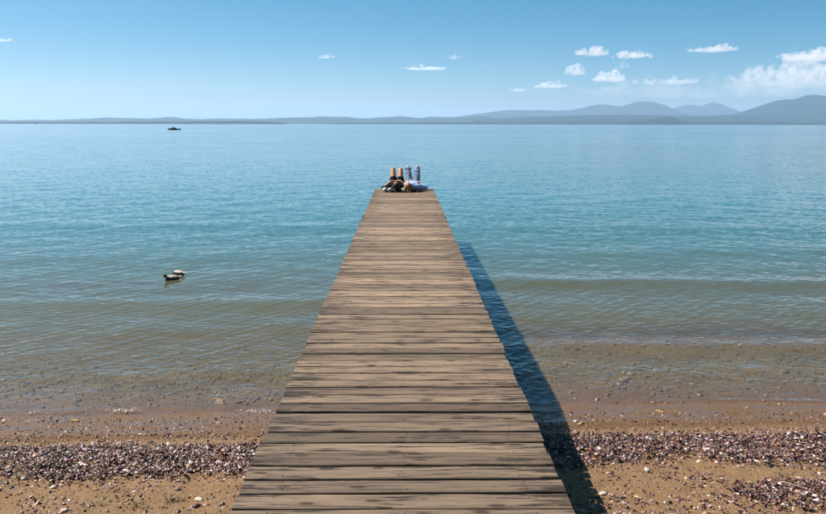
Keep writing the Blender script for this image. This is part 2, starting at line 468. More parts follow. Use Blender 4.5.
def wood_material(name, light, dark, weather=1.0):
    t = NT(name)
    oc = t.node('ShaderNodeTexCoord').outputs['Object']
    info = t.node('ShaderNodeObjectInfo')
    rnd = info.outputs['Random']
    off = t.node('ShaderNodeCombineXYZ')
    t.put(off.inputs[0], t.math('MULTIPLY', rnd, 37.0)); t.put(off.inputs[1], t.math('MULTIPLY', rnd, 91.0)); t.put(off.inputs[2], t.math('MULTIPLY', rnd, 53.0))
    p = t.vmath('ADD', oc, off.outputs[0])
    P = t.node('ShaderNodeNewGeometry').outputs['Position']
    warp = t.noise(t.mapping(p, (1.2, 5, 5)), 1.0, 2, 0.5).outputs[0]
    pw = t.vmath('ADD', p, t.vmath('MULTIPLY', t.vmath('SUBTRACT', t.noise(t.mapping(p, (1.6, 4, 4)), 1.0, 2).outputs['Color'], (0.5, 0.5, 0.5)), (0.0, 0.045, 0.02)))
    grain = t.noise(t.mapping(pw, (3.0, 48, 48)), 1.0, 5, 0.62).outputs[0]
    streak = t.noise(t.mapping(pw, (1.1, 17, 17)), 1.0, 3, 0.55).outputs[0]
    fineg = t.noise(t.mapping(pw, (5.0, 150, 150), (7, 3, 2)), 1.0, 3, 0.6).outputs[0]
    crack = t.noise(t.mapping(pw, (3.4, 62, 40), (4, 2, 1)), 1.0, 4, 0.6).outputs[0]
    # knots
    vv = t.node('ShaderNodeTexVoronoi', voronoi_dimensions='2D'); t.put(vv.inputs['Vector'], t.mapping(pw, (3.6, 11, 0.01))); vv.inputs['Scale'].default_value = 1.0
    kc = t.node('ShaderNodeSeparateColor'); t.l.new(vv.outputs['Color'], kc.inputs[0])
    isk = t.math('GREATER_THAN', kc.outputs[0], 0.62)
    kd = t.math('ADD', vv.outputs['Distance'], t.math('MULTIPLY', t.math('SUBTRACT', grain, 0.5), 0.22))
    kn = t.math('MULTIPLY', t.rng(kd, 0.15, 0.10), isk)
    halo = t.math('MULTIPLY', t.rng(kd, 0.34, 0.14), isk)
    v = t.math('ADD', t.math('MULTIPLY', grain, 0.62), t.math('ADD', t.math('MULTIPLY', streak, 0.20), t.math('MULTIPLY', fineg, 0.18)))
    mid = tuple((a * 0.62 + b * 0.38) for a, b in zip(light, dark))
    c = t.ramp(t.rng(v, 0.36, 0.61), [(0.0, dark), (0.26, mid), (0.62, light), (1.0, tuple(q * 1.25 for q in light))])
    # silvered and greyed boards, each a little different
    g = t.rng(t.noise(t.mapping(p, (0.7, 3, 1), (9, 1, 0)), 1.0, 3, 0.6).outputs[0], 0.35, 0.7)
    c = t.mix(t.math('MULTIPLY', g, 0.38 * weather), c, (0.115, 0.088, 0.064, 1))
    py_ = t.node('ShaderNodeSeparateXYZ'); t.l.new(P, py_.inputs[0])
    # boards get darker towards the beach end
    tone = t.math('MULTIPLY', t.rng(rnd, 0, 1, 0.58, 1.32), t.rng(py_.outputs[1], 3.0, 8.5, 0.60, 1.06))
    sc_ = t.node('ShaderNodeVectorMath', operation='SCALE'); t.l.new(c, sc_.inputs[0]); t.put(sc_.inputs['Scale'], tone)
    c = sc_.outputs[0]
    # damp, mossy dark stains across neighbouring boards, mostly along both sides
    st = t.noise(t.mapping(P, (2.6, 15, 1), (1.7, 0.4, 0)), 1.0, 8, 0.78).outputs[0]
    sx = t.node('ShaderNodeSeparateXYZ'); t.l.new(P, sx.inputs[0])
    side = t.rng(t.math('ABSOLUTE', sx.outputs[0]), 0.25, 0.72, 0.0, 0.13)
    stain = t.rng(t.math('ADD', t.math('ADD', st, side), t.math('MULTIPLY', t.math('SUBTRACT', 0.5, grain), 1.0)), 0.615, 0.70, 0.0, 0.88)
    c = t.mix(stain, c, (0.020, 0.013, 0.009, 1))
    c = t.mix(t.math('MULTIPLY', halo, 0.45), c, (0.10, 0.065, 0.038, 1))
    c = t.mix(t.math('MULTIPLY', kn, 0.85), c, (0.028, 0.018, 0.011, 1))
    ck = t.rng(crack, 0.385, 0.355)
    c = t.mix(t.math('MULTIPLY', ck, 0.85), c, (0.020, 0.014, 0.010, 1))
    h = t.math('SUBTRACT', t.math('ADD', t.math('MULTIPLY', grain, 0.5), t.math('MULTIPLY', streak, 0.3)), t.math('MULTIPLY', ck, 0.7))
    t.bsdf(c, t.rng(grain, 0.3, 0.7, 0.62, 0.85), 0.25, t.bump(h, 0.75, 0.006))
    return t.m

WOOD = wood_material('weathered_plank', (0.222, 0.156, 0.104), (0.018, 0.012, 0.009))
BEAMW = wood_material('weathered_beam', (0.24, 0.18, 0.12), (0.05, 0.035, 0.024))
NAILM = plain('rusty_nail', (0.035, 0.022, 0.016), 0.6, 0.3, 200)

def plank_mesh(name, width, seed, ang=0.0):
    """a sawn board along x: worn rounded edges, a slight cup and waney sides; origin at the top centre"""
    rng = np.random.default_rng(seed)
    n = 13
    L = X_R - X_L
    xs = np.linspace(-L / 2, L / 2, n)
    ec = rng.normal(0, 0.0022, n); ed = rng.normal(0, 0.0022, n)
    ec[0] -= rng.uniform(0, .003); ed[-1] -= rng.uniform(0, .003)
    ec = np.convolve(np.pad(ec, 1, 'edge'), [.25, .5, .25], 'valid'); ed = np.convolve(np.pad(ed, 1, 'edge'), [.25, .5, .25], 'valid')
    cup = rng.uniform(-0.002, 0.0025); twist = rng.normal(0, 0.0016)
    th = 0.075
    vs, fs = [], []
    for i, x in enumerate(xs):
        w0, w1 = -width / 2 + ec[i], width / 2 + ed[i]
        tw = twist * x
        prof = [(w0, -th), (w0, -0.005), (w0 + 0.004, -0.0006 + cup), (0, cup * -0.5), (w1 - 0.004, -0.0006 + cup), (w1, -0.005), (w1, -th)]
        for (yy, zz) in prof:
            vs.append((x, yy, zz + tw * yy * 10))
    k = 7
    for i in range(n - 1):
        for j in range(k):
            a = i * k + j; b = i * k + (j + 1) % k
            fs.append((a, b, b + k, a + k))
    fs.append(tuple(range(k - 1, -1, -1))); fs.append(tuple((n - 1) * k + j for j in range(k)))
    me = bpy.data.meshes.new(name)
    me.from_pydata(vs, [], fs); me.update()
    bm = bmesh.new(); bm.from_mesh(me); bmesh.ops.recalc_face_normals(bm, faces=bm.faces); bm.to_mesh(me); bm.free()
    return me

# joints between the boards, read where they cross the left edge, then carried on both ways
joints_px = [508.6, 492.5, 478.5, 465.6, 453.0, 441.9, 430.8, 421.0, 411.5, 402.7, 394.5, 386.6, 379.4, 372.2, 365.7, 359.3, 353.1, 348.0, 342.4, 337.3, 332.0, 323.7, 318.5, 314.2]
joints = [on_plane(400, p, DECK_Z).y for p in joints_px]
first = joints[0]
back = []
y = first
while y > -1.6:
    y -= 0.137 + random.uniform(-0.006, 0.006); back.append(y)
joints = back[::-1] + joints
while joints[-1] < PIER_END - 0.2:
    joints.append(joints[-1] + random.choice((0.118, 0.128, 0.135, 0.14, 0.15)) + random.uniform(-0.004, 0.004))
joints.append(PIER_END)

pier = empty('wooden_pier', (0, 0, 0))
tag(pier, 'long narrow pier of weathered brown planks running out from the beach', 'pier')
nail_me = bpy.data.meshes.new('nail')
bm = bmesh.new()
bmesh.ops.create_cone(bm, cap_ends=True, segments=7, radius1=0.0046, radius2=0.0034, depth=0.004)
bm.to_mesh(nail_me); bm.free(); nail_me.materials.append(NAILM)
plank_cache = {}
for i in range(len(joints) - 1):
    y0, y1 = joints[i], joints[i + 1]
    near = 2.6 < y0 < 8.5
    gap = random.choice((0.013, 0.015, 0.018, 0.020)) if y0 < 9 else random.choice((0.008, 0.013, 0.017, 0.020))
    if abs(y1 - on_plane(400, 492.5, DECK_Z).y) < 0.01: gap = 0.022
    w = (y1 - y0) - gap
    key = round(w, 3) if near else (round(w / 0.006) * 0.006, i % 3)
    if key not in plank_cache:
        plank_cache[key] = plank_mesh('plank', w if near else key[0], 100 + len(plank_cache))
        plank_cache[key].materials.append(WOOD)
    o = bpy.data.objects.new('plank', plank_cache[key])
    COL.objects.link(o); o.parent = pier
    o.location = ((X_L + X_R) / 2 + random.gauss(0, 0.006), (y0 + y1) / 2, DECK_Z + random.gauss(0, 0.0015) - 0.001)
    o.rotation_euler = (random.gauss(0, 0.008), random.gauss(0, 0.0008), random.gauss(0, 0.0016))
    if random.random() < 0.5:
        o.rotation_euler.z += math.pi
    if 2.6 < y0 < 7.2:
        sgn = -1 if abs(o.rotation_euler.z) > 1 else 1
        for bx_ in (-0.55, 0.0, 0.55):
            for q in ((-1, 1) if bx_ else (1,)):
                nl = bpy.data.objects.new('nail', nail_me); COL.objects.link(nl); nl.parent = o
                nl.location = (bx_ * sgn + random.gauss(0, 0.012), q * w * 0.28 + random.gauss(0, 0.006), -0.0005)

def beam_mesh(name, sx, sy, sz, seg=1):
    bm = bmesh.new(); bmesh.ops.create_cube(bm, size=1.0)
    bmesh.ops.scale(bm, vec=(sx, sy, sz), verts=bm.verts)
    bmesh.ops.bevel(bm, geom=bm.edges[:], offset=min(sx, sz) * 0.08, segments=1, affect='EDGES')
    me = bpy.data.meshes.new(name); bm.to_mesh(me); bm.free()
    return me
bl = beam_mesh('beam', 0.09, PIER_END - 0.02 + 1.5, 0.16)
for x in (-0.56, -0.01, 0.54):
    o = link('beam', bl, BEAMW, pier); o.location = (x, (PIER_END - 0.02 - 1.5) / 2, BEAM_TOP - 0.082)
cross = beam_mesh('cross_beam', 1.42, 0.12, 0.14)
def post_mesh(h):
    bm = bmesh.new()
    bmesh.ops.create_cone(bm, cap_ends=True, segments=14, radius1=0.095, radius2=0.085, depth=h)
    for v in bm.verts: v.co.x += 0.004 * math.sin(v.co.y * 90); v.co.z -= 0
    me = bpy.data.meshes.new('post'); bm.to_mesh(me); bm.free(); return me
for y in np.arange(1.2, 18.9, 2.95):
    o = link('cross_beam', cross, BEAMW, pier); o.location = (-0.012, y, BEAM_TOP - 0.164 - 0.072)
    for x in (-0.5, 0.48):
        zb = float(ground_z(x, y)) - 0.5
        top = BEAM_TOP - 0.164 - 0.144
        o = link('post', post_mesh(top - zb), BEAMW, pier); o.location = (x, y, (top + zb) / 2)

# ------------------------------------------------------------------ soft bodies: overlapping tapered limbs fused to one skin
def add_capsule(bm, p0, p1, r0, r1, seg=14, flat=None):
    p0, p1 = Vector(p0), Vector(p1)
    d = p1 - p0; L = d.length
    q = Vector((0, 0, 1)).rotation_difference(d.normalized()) if L > 1e-6 else Matrix.Identity(3).to_quaternion()
    prof = [(-r0 * math.cos(a), r0 * math.sin(a)) for a in np.linspace(0.0, math.pi / 2, 5)]
    prof += [(L + r1 * math.sin(a), r1 * math.cos(a)) for a in np.linspace(0.0, math.pi / 2, 5)]
    rings = []
    for z, r in prof:
        if r < 1e-5:
            rings.append([bm.verts.new(p0 + q @ Vector((0, 0, z)))])
        else:
            rings.append([bm.verts.new(p0 + q @ Vector((r * math.cos(2 * math.pi * k / seg), r * math.sin(2 * math.pi * k / seg), z))) for k in range(seg)])
    for a, b in zip(rings[:-1], rings[1:]):
        for k in range(seg):
            k2 = (k + 1) % seg
            if len(a) == 1: bm.faces.new((a[0], b[k2], b[k]))
            elif len(b) == 1: bm.faces.new((a[k], a[k2], b[0]))
            else: bm.faces.new((a[k], a[k2], b[k2], b[k]))

def add_ball(bm, c, r, seg=16):
    m = Matrix.Translation(c) @ Matrix.Diagonal((*r, 1))
    bmesh.ops.create_uvsphere(bm, u_segments=seg, v_segments=10, radius=1.0, matrix=m)

def fuse(name, bm, voxel, smooth=3, mat=None, parent=None, fac=0.5):
    me = bpy.data.meshes.new(name); bm.to_mesh(me); bm.free()
    tmp = bpy.data.objects.new('tmp', me); COL.objects.link(tmp)
    md = tmp.modifiers.new('r', 'REMESH'); md.mode = 'VOXEL'; md.voxel_size = voxel; md.use_smooth_shade = True
    if smooth:
        ms = tmp.modifiers.new('s', 'SMOOTH'); ms.factor = fac; ms.iterations = smooth
    dg = bpy.context.evaluated_depsgraph_get()
    out = bpy.data.meshes.new_from_object(tmp.evaluated_get(dg))
    bpy.data.objects.remove(tmp); bpy.data.meshes.remove(me)
    out.name = name
    out.polygons.foreach_set('use_smooth', np.ones(len(out.polygons), bool))
    if mat is None and parent is None: return out
    return link(name, out, mat, parent)

SKIN_A = plain('sun_tanned_skin', (0.4200, 0.1875, 0.0900), 0.5, 0.10, 25)
SKIN_B = plain('fair_skin', (0.4500, 0.2700, 0.1950), 0.5, 0.10, 25)
BLACKC = plain('black_cotton', (0.006, 0.006, 0.008), 0.9, 0.3, 60, 0.1, 0.3)
DENIM = plain('light_blue_denim', (0.165, 0.215, 0.29), 0.85, 0.35, 22, 0.2, 0.4)
SHIRTB = plain('pale_blue_cotton', (0.2700, 0.3750, 0.5400), 0.85, 0.15, 18, 0.2, 0.5)
HAIRD = plain('dark_brown_hair', (0.009, 0.005, 0.004), 0.6, 0.5, 120, 0.2, 0.6)
HAIRB = plain('honey_blond_hair', (0.20, 0.095, 0.030), 0.5, 0.45, 120, 0.4, 0.6)
GREYC = plain('pale_grey_cloth', (0.3600, 0.3525, 0.3600), 0.9, 0.25, 16, 0.2, 0.5)
WHITEC = plain('white_cloth', (0.5100, 0.4950, 0.4800), 0.9, 0.2, 16, 0.2, 0.5)
DARKB = plain('black_blanket', (0.0120, 0.0120, 0.0150), 0.95, 0.3, 40, 0.1, 0.5)

def hand(bm, wrist, direc, side, curl):
    """palm with four bent fingers of different lengths and a thumb leaving its side"""
    w = Vector(wrist); d = Vector(direc).normalized(); up = Vector((0, 0, 1)); s = d.cross(up).normalized() * side
    palm = w + d * 0.085
    for k in (-1, 0, 1):
        add_capsule(bm, w + s * 0.014 * k, palm + s * 0.024 * k, 0.017, 0.014, 8)
    for k, ln in enumerate((0.062, 0.074, 0.07, 0.054)):
        b = palm + s * (0.034 - 0.0225 * k)
        m_ = b + d * ln * 0.5 + up * (0.008)
        e = m_ + d * ln * 0.45 - up * curl
        add_capsule(bm, b, m_, 0.0092, 0.0085, 8); add_capsule(bm, m_, e, 0.0085, 0.0072, 8)
    t0 = w + d * 0.03 + s * 0.03; t1 = t0 + d * 0.03 + s * 0.03; t2 = t1 + d * 0.032 + s * 0.006 - up * 0.006
    add_capsule(bm, t0, t1, 0.0115, 0.010, 8); add_capsule(bm, t1, t2, 0.010, 0.008, 8)

def person(loc, label, kind):
    """lies on the back, head towards -y, knees drawn up; the origin is on the boards under the hips"""
    t = empty('person', loc)
    tag(t, label, 'person', 'two people lying on the end of the pier')
    A = kind == 'a'
    skin = SKIN_A if A else SKIN_B
    hx = -0.02 if A else -0.115                       # head leans towards the other one
    KZ = 0.475 if A else 0.50
    kn = [(-0.095, 0.20, KZ), (0.092, 0.205, KZ - 0.012)] if A else [(-0.115, 0.205, KZ), (0.12, 0.20, KZ)]
    hips = [(-0.085, 0.0, 0.115), (0.085, 0.0, 0.115)]
    ank = [(k[0] + (0.005 if k[0] < 0 else -0.005), k[1] + 0.035, 0.085) for k in kn]
    sh = [(-0.165 + hx * 0.3, -0.47, 0.105), (0.165 + hx * 0.3, -0.47, 0.105)]
    if A:
        el = [(-0.335, -0.30, 0.055), (0.225, -0.25, 0.075)]
        wr = [(-0.135, -0.20, 0.215), (0.085, -0.16, 0.225)]
    else:
        el = [(-0.235, -0.27, 0.085), (0.315, -0.30, 0.06)]
        wr = [(-0.10, -0.14, 0.235), (0.145, -0.22, 0.20)]
    head = Vector((hx, -0.685, 0.135))
    bm = bmesh.new()
    # torso
    add_ball(bm, (0, -0.01, 0.115), (0.155, 0.13, 0.105)); add_ball(bm, (0, -0.17, 0.115), (0.135, 0.15, 0.095))
    add_ball(bm, (hx * 0.2, -0.33, 0.12), (0.155, 0.17, 0.105)); add_ball(bm, (hx * 0.3, -0.44, 0.11), (0.165, 0.09, 0.085))
    add_capsule(bm, sh[0], sh[1], 0.06, 0.06)
    add_capsule(bm, (hx * 0.4, -0.48, 0.115), (hx * 0.8, -0.60, 0.12), 0.058, 0.052)
    # head with chin, nose, brow and ears
    add_ball(bm, head, (0.076, 0.108, 0.092))
    add_ball(bm, head + Vector((0, 0.055, 0.035)), (0.056, 0.062, 0.058))
    add_capsule(bm, head + Vector((0, -0.005, 0.092)), head + Vector((0, 0.032, 0.108)), 0.008, 0.013, 8)
    add_capsule(bm, head + Vector((-0.03, -0.018, 0.078)), head + Vector((0.03, -0.018, 0.078)), 0.012, 0.012, 8)
    for s in (-1, 1):
        add_ball(bm, head + Vector((s * 0.076, 0.01, -0.005)), (0.012, 0.03, 0.02), 8)
    for i in (0, 1):
        add_capsule(bm, hips[i], kn[i], 0.088, 0.060); add_capsule(bm, kn[i], Vector(kn[i]).lerp(ank[i], 0.4), 0.056, 0.054)
        add_capsule(bm, Vector(kn[i]).lerp(ank[i], 0.4), ank[i], 0.054, 0.036)
        a = Vector(ank[i])
        add_capsule(bm, a + Vector((0, -0.03, -0.045)), a + Vector((0, 0.06, -0.045)), 0.036, 0.033, 10)
        for tq in range(5):
            tx = (tq - 2) * 0.016
            add_capsule(bm, a + Vector((tx * 0.7, 0.05, -0.05)), a + Vector((tx, 0.125 - abs(tx) * 0.3, -0.062)), 0.02, 0.013, 8)
        add_capsule(bm, sh[i], el[i], 0.047, 0.038); add_capsule(bm, el[i], wr[i], 0.038, 0.026)
        hand(bm, wr[i], Vector((0.55 if i == 0 else -0.55, 0.75, 0.0)), 1 if i == 0 else -1, 0.012)
    body = fuse('body', bm, 0.0075, 3, skin, t)
    # eyes and lips: sub-parts of the body
    for s in (-1, 1):
        e = bmesh.new(); add_ball(e, head + Vector((s * 0.03, 0.002, 0.082)), (0.013, 0.009, 0.006), 10)
        em = bpy.data.meshes.new('eye'); e.to_mesh(em); e.free(); link('eye', em, HAIRD, body)
    e = bmesh.new(); add_ball(e, head + Vector((0, 0.066, 0.086)), (0.022, 0.007, 0.007), 10)
    em = bpy.data.meshes.new('mouth'); e.to_mesh(em); e.free(); link('mouth', em, plain('lips', (0.42, 0.16, 0.13), 0.5), body)
    # hair: a cap over the crown and strands spread on the boards
    bm = bmesh.new()
    add_ball(bm, head + Vector((0, -0.022, -0.008)), (0.086, 0.105, 0.092))
    rr = random.Random(3 if A else 5)
    for k in range(16):
        a = rr.uniform(-1.5, 1.5)
        p0 = head + Vector((math.sin(a) * 0.065, -math.cos(a) * 0.06, rr.uniform(-0.05, 0.03)))
        ln = rr.uniform(0.05, 0.13) if A else rr.uniform(0.05, 0.12)
        p1 = p0 + Vector((math.sin(a) * ln, -math.cos(a) * ln * 0.8, 0)); p1.z = 0.018
        add_capsule(bm, p0, p1, 0.026, 0.010, 8)
    fuse('hair', bm, 0.008, 2, HAIRD if A else HAIRB, t)
    # top
    bm = bmesh.new()
    add_ball(bm, (0, -0.17, 0.12), (0.155, 0.17, 0.11)); add_ball(bm, (hx * 0.2, -0.33, 0.125), (0.175, 0.18, 0.118))
    add_ball(bm, (hx * 0.3, -0.44, 0.115), (0.185, 0.095, 0.098)); add_ball(bm, (0, -0.03, 0.118), (0.168, 0.11, 0.11))
    add_capsule(bm, sh[0], sh[1], 0.07, 0.07)
    for i in (0, 1):
        e_ = Vector(sh[i]).lerp(el[i], 0.95 if A else 0.98)
        add_capsule(bm, sh[i], e_, 0.062, 0.054 if A else 0.062)
        if not A and i == 1: add_capsule(bm, e_, Vector(el[i]).lerp(wr[i], 0.55), 0.060, 0.046)
    for k in range(12):
        x = rr.uniform(-0.13, 0.13); y_ = rr.uniform(-0.42, -0.03)
        add_capsule(bm, (x, y_, 0.205), (x + rr.uniform(-.06, .06), y_ + rr.uniform(-.07, .07), 0.20), 0.017, 0.012, 8)
    fuse('shirt', bm, 0.010, 2, BLACKC if A else SHIRTB, t)
    # shorts / jeans
    bm = bmesh.new()
    add_ball(bm, (0, 0.005, 0.118), (0.172, 0.135, 0.116))
    for i in (0, 1):
        h, k, a = Vector(hips[i]), Vector(kn[i]), Vector(ank[i])
        if A:
            add_capsule(bm, h, h.lerp(k, 0.36), 0.101, 0.092)
        else:
            add_capsule(bm, h, k, 0.099, 0.069); add_capsule(bm, k, a + Vector((0, 0, 0.03)), 0.067, 0.056)
            for q in range(5):
                f = rr.uniform(0.1, 0.95); c = h.lerp(k, f)
                add_capsule(bm, c + Vector((-0.05, -0.035, 0.02)), c + Vector((0.05, -0.04, 0.03)), 0.03, 0.03, 8)
    fuse('shorts' if A else 'jeans', bm, 0.010, 2, BLACKC if A else DENIM, t)
    if not A:
        for i in (0, 1):
            k = Vector(kn[i])
            bm = bmesh.new(); add_ball(bm, k + Vector((0, -0.004, 0.020)), (0.052, 0.05, 0.054), 14)
            pm = bpy.data.meshes.new('knee'); bm.to_mesh(pm); bm.free()
            pm.polygons.foreach_set('use_smooth', np.ones(len(pm.polygons), bool))
            o = link('knee', pm, SKIN_B, t); o['label'] = 'bare knee showing through the worn jeans'
    return t

person((-0.195, 18.60, DECK_Z + 0.012), 'person in black top and shorts lying on back with bare knees drawn up', 'a')
person((0.195, 18.60, DECK_Z + 0.012), 'person in light blue jeans and pale shirt lying with knees drawn up', 'b')

# things they lie on
def crumple(name, loc, size, mat, label, cat, seed, n=26):
    rr = random.Random(seed)
    bm = bmesh.new()
    for k in range(n):
        p = Vector((rr.uniform(-1, 1) * size[0], rr.uniform(-1, 1) * size[1], rr.uniform(0.15, 0.75) * size[2]))
        q = p + Vector((rr.uniform(-1, 1) * size[0] * 0.6, rr.uniform(-1, 1) * size[1] * 0.5, rr.uniform(-.2, .2) * size[2]))
        q.z = max(q.z, 0.012)
        add_capsule(bm, p, q, size[2] * rr.uniform(0.22, 0.4), size[2] * rr.uniform(0.15, 0.3), 8)
    me = fuse(name, bm, 0.010, 1)
    zs = min(v.co.z for v in me.vertices)
    for v in me.vertices: v.co.z = max(v.co.z - zs, 0)
    o = link(name, me, mat); o.location = loc
    return tag(o, label, cat)
crumple('jacket', (-0.40, 17.99, DECK_Z + 0.004), (0.105, 0.09, 0.085), GREYC, 'pale grey crumpled jacket beside the dark-haired head', 'jacket', 4)
crumple('bag', (-0.055, 17.93, DECK_Z + 0.004), (0.075, 0.08, 0.075), WHITEC, 'white cloth bag lying between the two heads', 'bag', 8)
crumple('jacket', (-0.235, 17.875, DECK_Z + 0.004), (0.10, 0.05, 0.05), DARKB, 'black folded jacket under the dark-haired head', 'jacket', 12)
crumple('jacket', (0.22, 17.885, DECK_Z + 0.004), (0.15, 0.05, 0.045), DARKB, 'black folded jacket under the blond head', 'jacket', 15)

# ------------------------------------------------------------------ shells, gravel and litter on the beach
def tint_material(name, rough=0.55, spec=0.4):
    t = NT(name)
    a = t.node('ShaderNodeAttribute', attribute_name='tint').outputs['Color']
    g = t.node('ShaderNodeNewGeometry').outputs['Position']
    n = t.noise(g, 240, 2, 0.6).outputs[0]
    c = t.node('ShaderNodeVectorMath', operation='SCALE'); t.l.new(a, c.inputs[0]); t.put(c.inputs['Scale'], t.rng(n, 0.3, 0.7, 0.7, 1.2))
    t.bsdf(c.outputs[0], rough, spec)
    return t.m
SHELLM = tint_material('shell', 0.45, 0.5)
STONEM = tint_material('pebble', 0.7, 0.35)

def rot_mats(n, tilt):
    """random spin about z then a tilt about a random level axis"""
    a = RNG.uniform(0, 2 * np.pi, n); b = np.abs(RNG.normal(0, tilt, n)); c = RNG.uniform(0, 2 * np.pi, n)
    flip = RNG.random(n) < 0.45
    b = np.where(flip, np.pi - b, b)
    ca, sa, cb, sb, cc, s_c = np.cos(a), np.sin(a), np.cos(b), np.sin(b), np.cos(c), np.sin(c)
    Z = np.zeros(n); O = np.ones(n)
    Rz1 = np.stack([ca, -sa, Z, sa, ca, Z, Z, Z, O], -1).reshape(n, 3, 3)
    Rx = np.stack([O, Z, Z, Z, cb, -sb, Z, sb, cb], -1).reshape(n, 3, 3)
    Rz2 = np.stack([cc, -s_c, Z, s_c, cc, Z, Z, Z, O], -1).reshape(n, 3, 3)
    return Rz2 @ Rx @ Rz1

def scatter(name, pts, size, template_v, template_f, tilt, cols, mat, label, lift=0.0, jitter=0.0):
    n = len(pts); k = len(template_v)
    V = np.repeat(template_v[None], n, 0)
    if jitter: V = V * (1 + RNG.normal(0, jitter, V.shape))
    V = V * size[:, None, :]
    M = rot_mats(n, tilt)
    V = np.einsum('nij,nkj->nki', M, V)
    V = V + pts[:, None, :]
    V[..., 2] += lift
    Fc = template_f[None] + (np.arange(n) * k)[:, None, None]
    me = mesh_np(name, V.reshape(-1, 3), Fc.reshape(-1, template_f.shape[1]), smooth=False)
    cattr(me, 'tint', np.repeat(cols, k, 0))
    return tag(link(name, me, mat), label, kind='stuff')

# half shell: a rim, a shoulder ring and a domed middle
m_ = 6
ang = np.arange(m_) * 2 * np.pi / m_
rim = np.stack([np.cos(ang) * (1 - 0.18 * (np.cos(ang) < -0.5)), np.sin(ang) * 0.66, 0 * ang], -1)
shd = np.stack([np.cos(ang) * 0.62 - 0.05, np.sin(ang) * 0.42, 0 * ang + 0.34], -1)
SH_V = np.concatenate([rim, shd, [[-0.12, 0, 0.46]]])
SH_F = np.array([f for i in range(m_) for f in ((i, (i + 1) % m_, m_ + i), ((i + 1) % m_, m_ + (i + 1) % m_, m_ + i), (m_ + i, m_ + (i + 1) % m_, 2 * m_))])
ico = bmesh.new(); bmesh.ops.create_icosphere(ico, subdivisions=1, radius=1.0)
IC_V = np.array([v.co[:] for v in ico.verts]); IC_F = np.array([[v.index for v in f.verts] for f in ico.faces]); ico.free()

def shell_density(x, y):
    edge = (fbm(x * 1.3, y * 1.3, 21, 4) - 0.5)
    top = 5.98 + 0.10 * edge * 2 + 0.06 * np.tanh(x)
    lo = np.where(x < 0, 4.92 - 0.10 * np.tanh((x + 2.5)), 5.08 + 0.05 * x * 0) + 0.55 * edge
    band = np.clip((top - y) / 0.05, 0, 1) * np.clip((y - lo) / 0.22, 0, 1)
    patch = np.exp(-((x - 3.0) / 0.95) ** 2 - ((y - 4.55) / 0.38) ** 2) + 0.8 * np.exp(-((x - 5.6) / 1.4) ** 2 - ((y - 4.7) / 0.5) ** 2)
    patch = np.clip((patch + 0.5 * edge - 0.30) / 0.2, 0, 1) * (x > 0)
    sparse = 0.06 + (0.22 + 0.14 * (x > 0)) * np.clip((fbm(x * 2.4, y * 2.4, 25, 3) - 0.40) * 5, 0, 1) * (y < 5.9)
    strip = 0.018 * (y >= 5.9) * (fbm(x * 1.5, y * 4, 28, 3) > 0.5) + 0.05 * (y >= 5.9) * np.clip((6.45 - y) / 0.3, 0, 1) + 0.28 * np.exp(-((y - 6.28 - 0.08 * np.sin(x * 1.7)) / 0.035) ** 2)
    return np.clip(np.maximum(np.maximum(band, patch), np.maximum(sparse, strip)), 0, 1)

def sample(n, x0, x1, y0, y1, dens):
    x = RNG.uniform(x0, x1, n); y = RNG.uniform(y0, y1, n)
    k = RNG.random(n) < dens(x, y)
    return x[k], y[k]

def palette(n, cols, w, var=0.2):
    c = np.array(cols)[RNG.choice(len(cols), n, p=np.array(w) / sum(w))]
    return np.clip(c * (1 + RNG.normal(0, var, (n, 1))), 0.004, 0.9)

x, y = sample(180000, -6.0, 6.2, 3.2, 7.1, lambda x, y: shell_density(x, y) * np.clip((5.4 - np.abs(x)) / 1.2, 0.25, 1))
dn = shell_density(x, y)
z = ground_z(x, y) + RNG.uniform(0, 0.034, len(x)) * (dn > 0.5)
sz = RNG.lognormal(math.log(0.0108), 0.40, len(x))
size = np.stack([sz, sz * RNG.uniform(0.8, 1.1, len(x)), sz * RNG.uniform(0.7, 1.2, len(x))], -1)
cols = palette(len(x), [(0.055, 0.014, 0.014), (0.115, 0.036, 0.028), (0.014, 0.005, 0.006), (0.27, 0.155, 0.15), (0.50, 0.40, 0.37), (0.33, 0.17, 0.075), (0.15, 0.085, 0.085)],
               [28, 20, 22, 9, 11, 5, 9])
scatter('shell_litter', np.stack([x, y, z], -1), size, SH_V, SH_F, 0.55, cols, SHELLM, 'dark and white mussel shells heaped along the beach', 0.002)

def pebble_density(x, y):
    wl = 7.35 + 0.16 * np.tanh(x / 3.0)
    return 0.10 + 0.05 * (y > 6.2) + 0.45 * np.exp(-((y - 6.22) / 0.14) ** 2) + 0.75 * np.clip((y - wl - 0.15) / 0.5, 0, 1) * np.clip((10.5 - y) / 2.5, 0, 1) * (fbm(x * 0.9, y * 0.9, 31, 3) * 1.3)
x, y = sample(30000, -6.5, 7.0, 4.0, 10.5, pebble_density)
z = ground_z(x, y)
sz = RNG.lognormal(math.log(0.010), 0.45, len(x)) * np.where(y > 7.5, 1.45, 1.0)
size = np.stack([sz, sz * RNG.uniform(0.7, 1.0, len(x)), sz * RNG.uniform(0.4, 0.7, len(x))], -1)
cols = palette(len(x), [(0.075, 0.046, 0.028), (0.14, 0.088, 0.05), (0.20, 0.135, 0.08), (0.16, 0.13, 0.10), (0.30, 0.24, 0.18), (0.20, 0.10, 0.05)], [22, 28, 22, 14, 5, 8])
scatter('gravel', np.stack([x, y, z], -1), size, IC_V, IC_F, 0.3, cols, STONEM, 'small brown pebbles on the damp sand and lake bed', 0.001, 0.12)

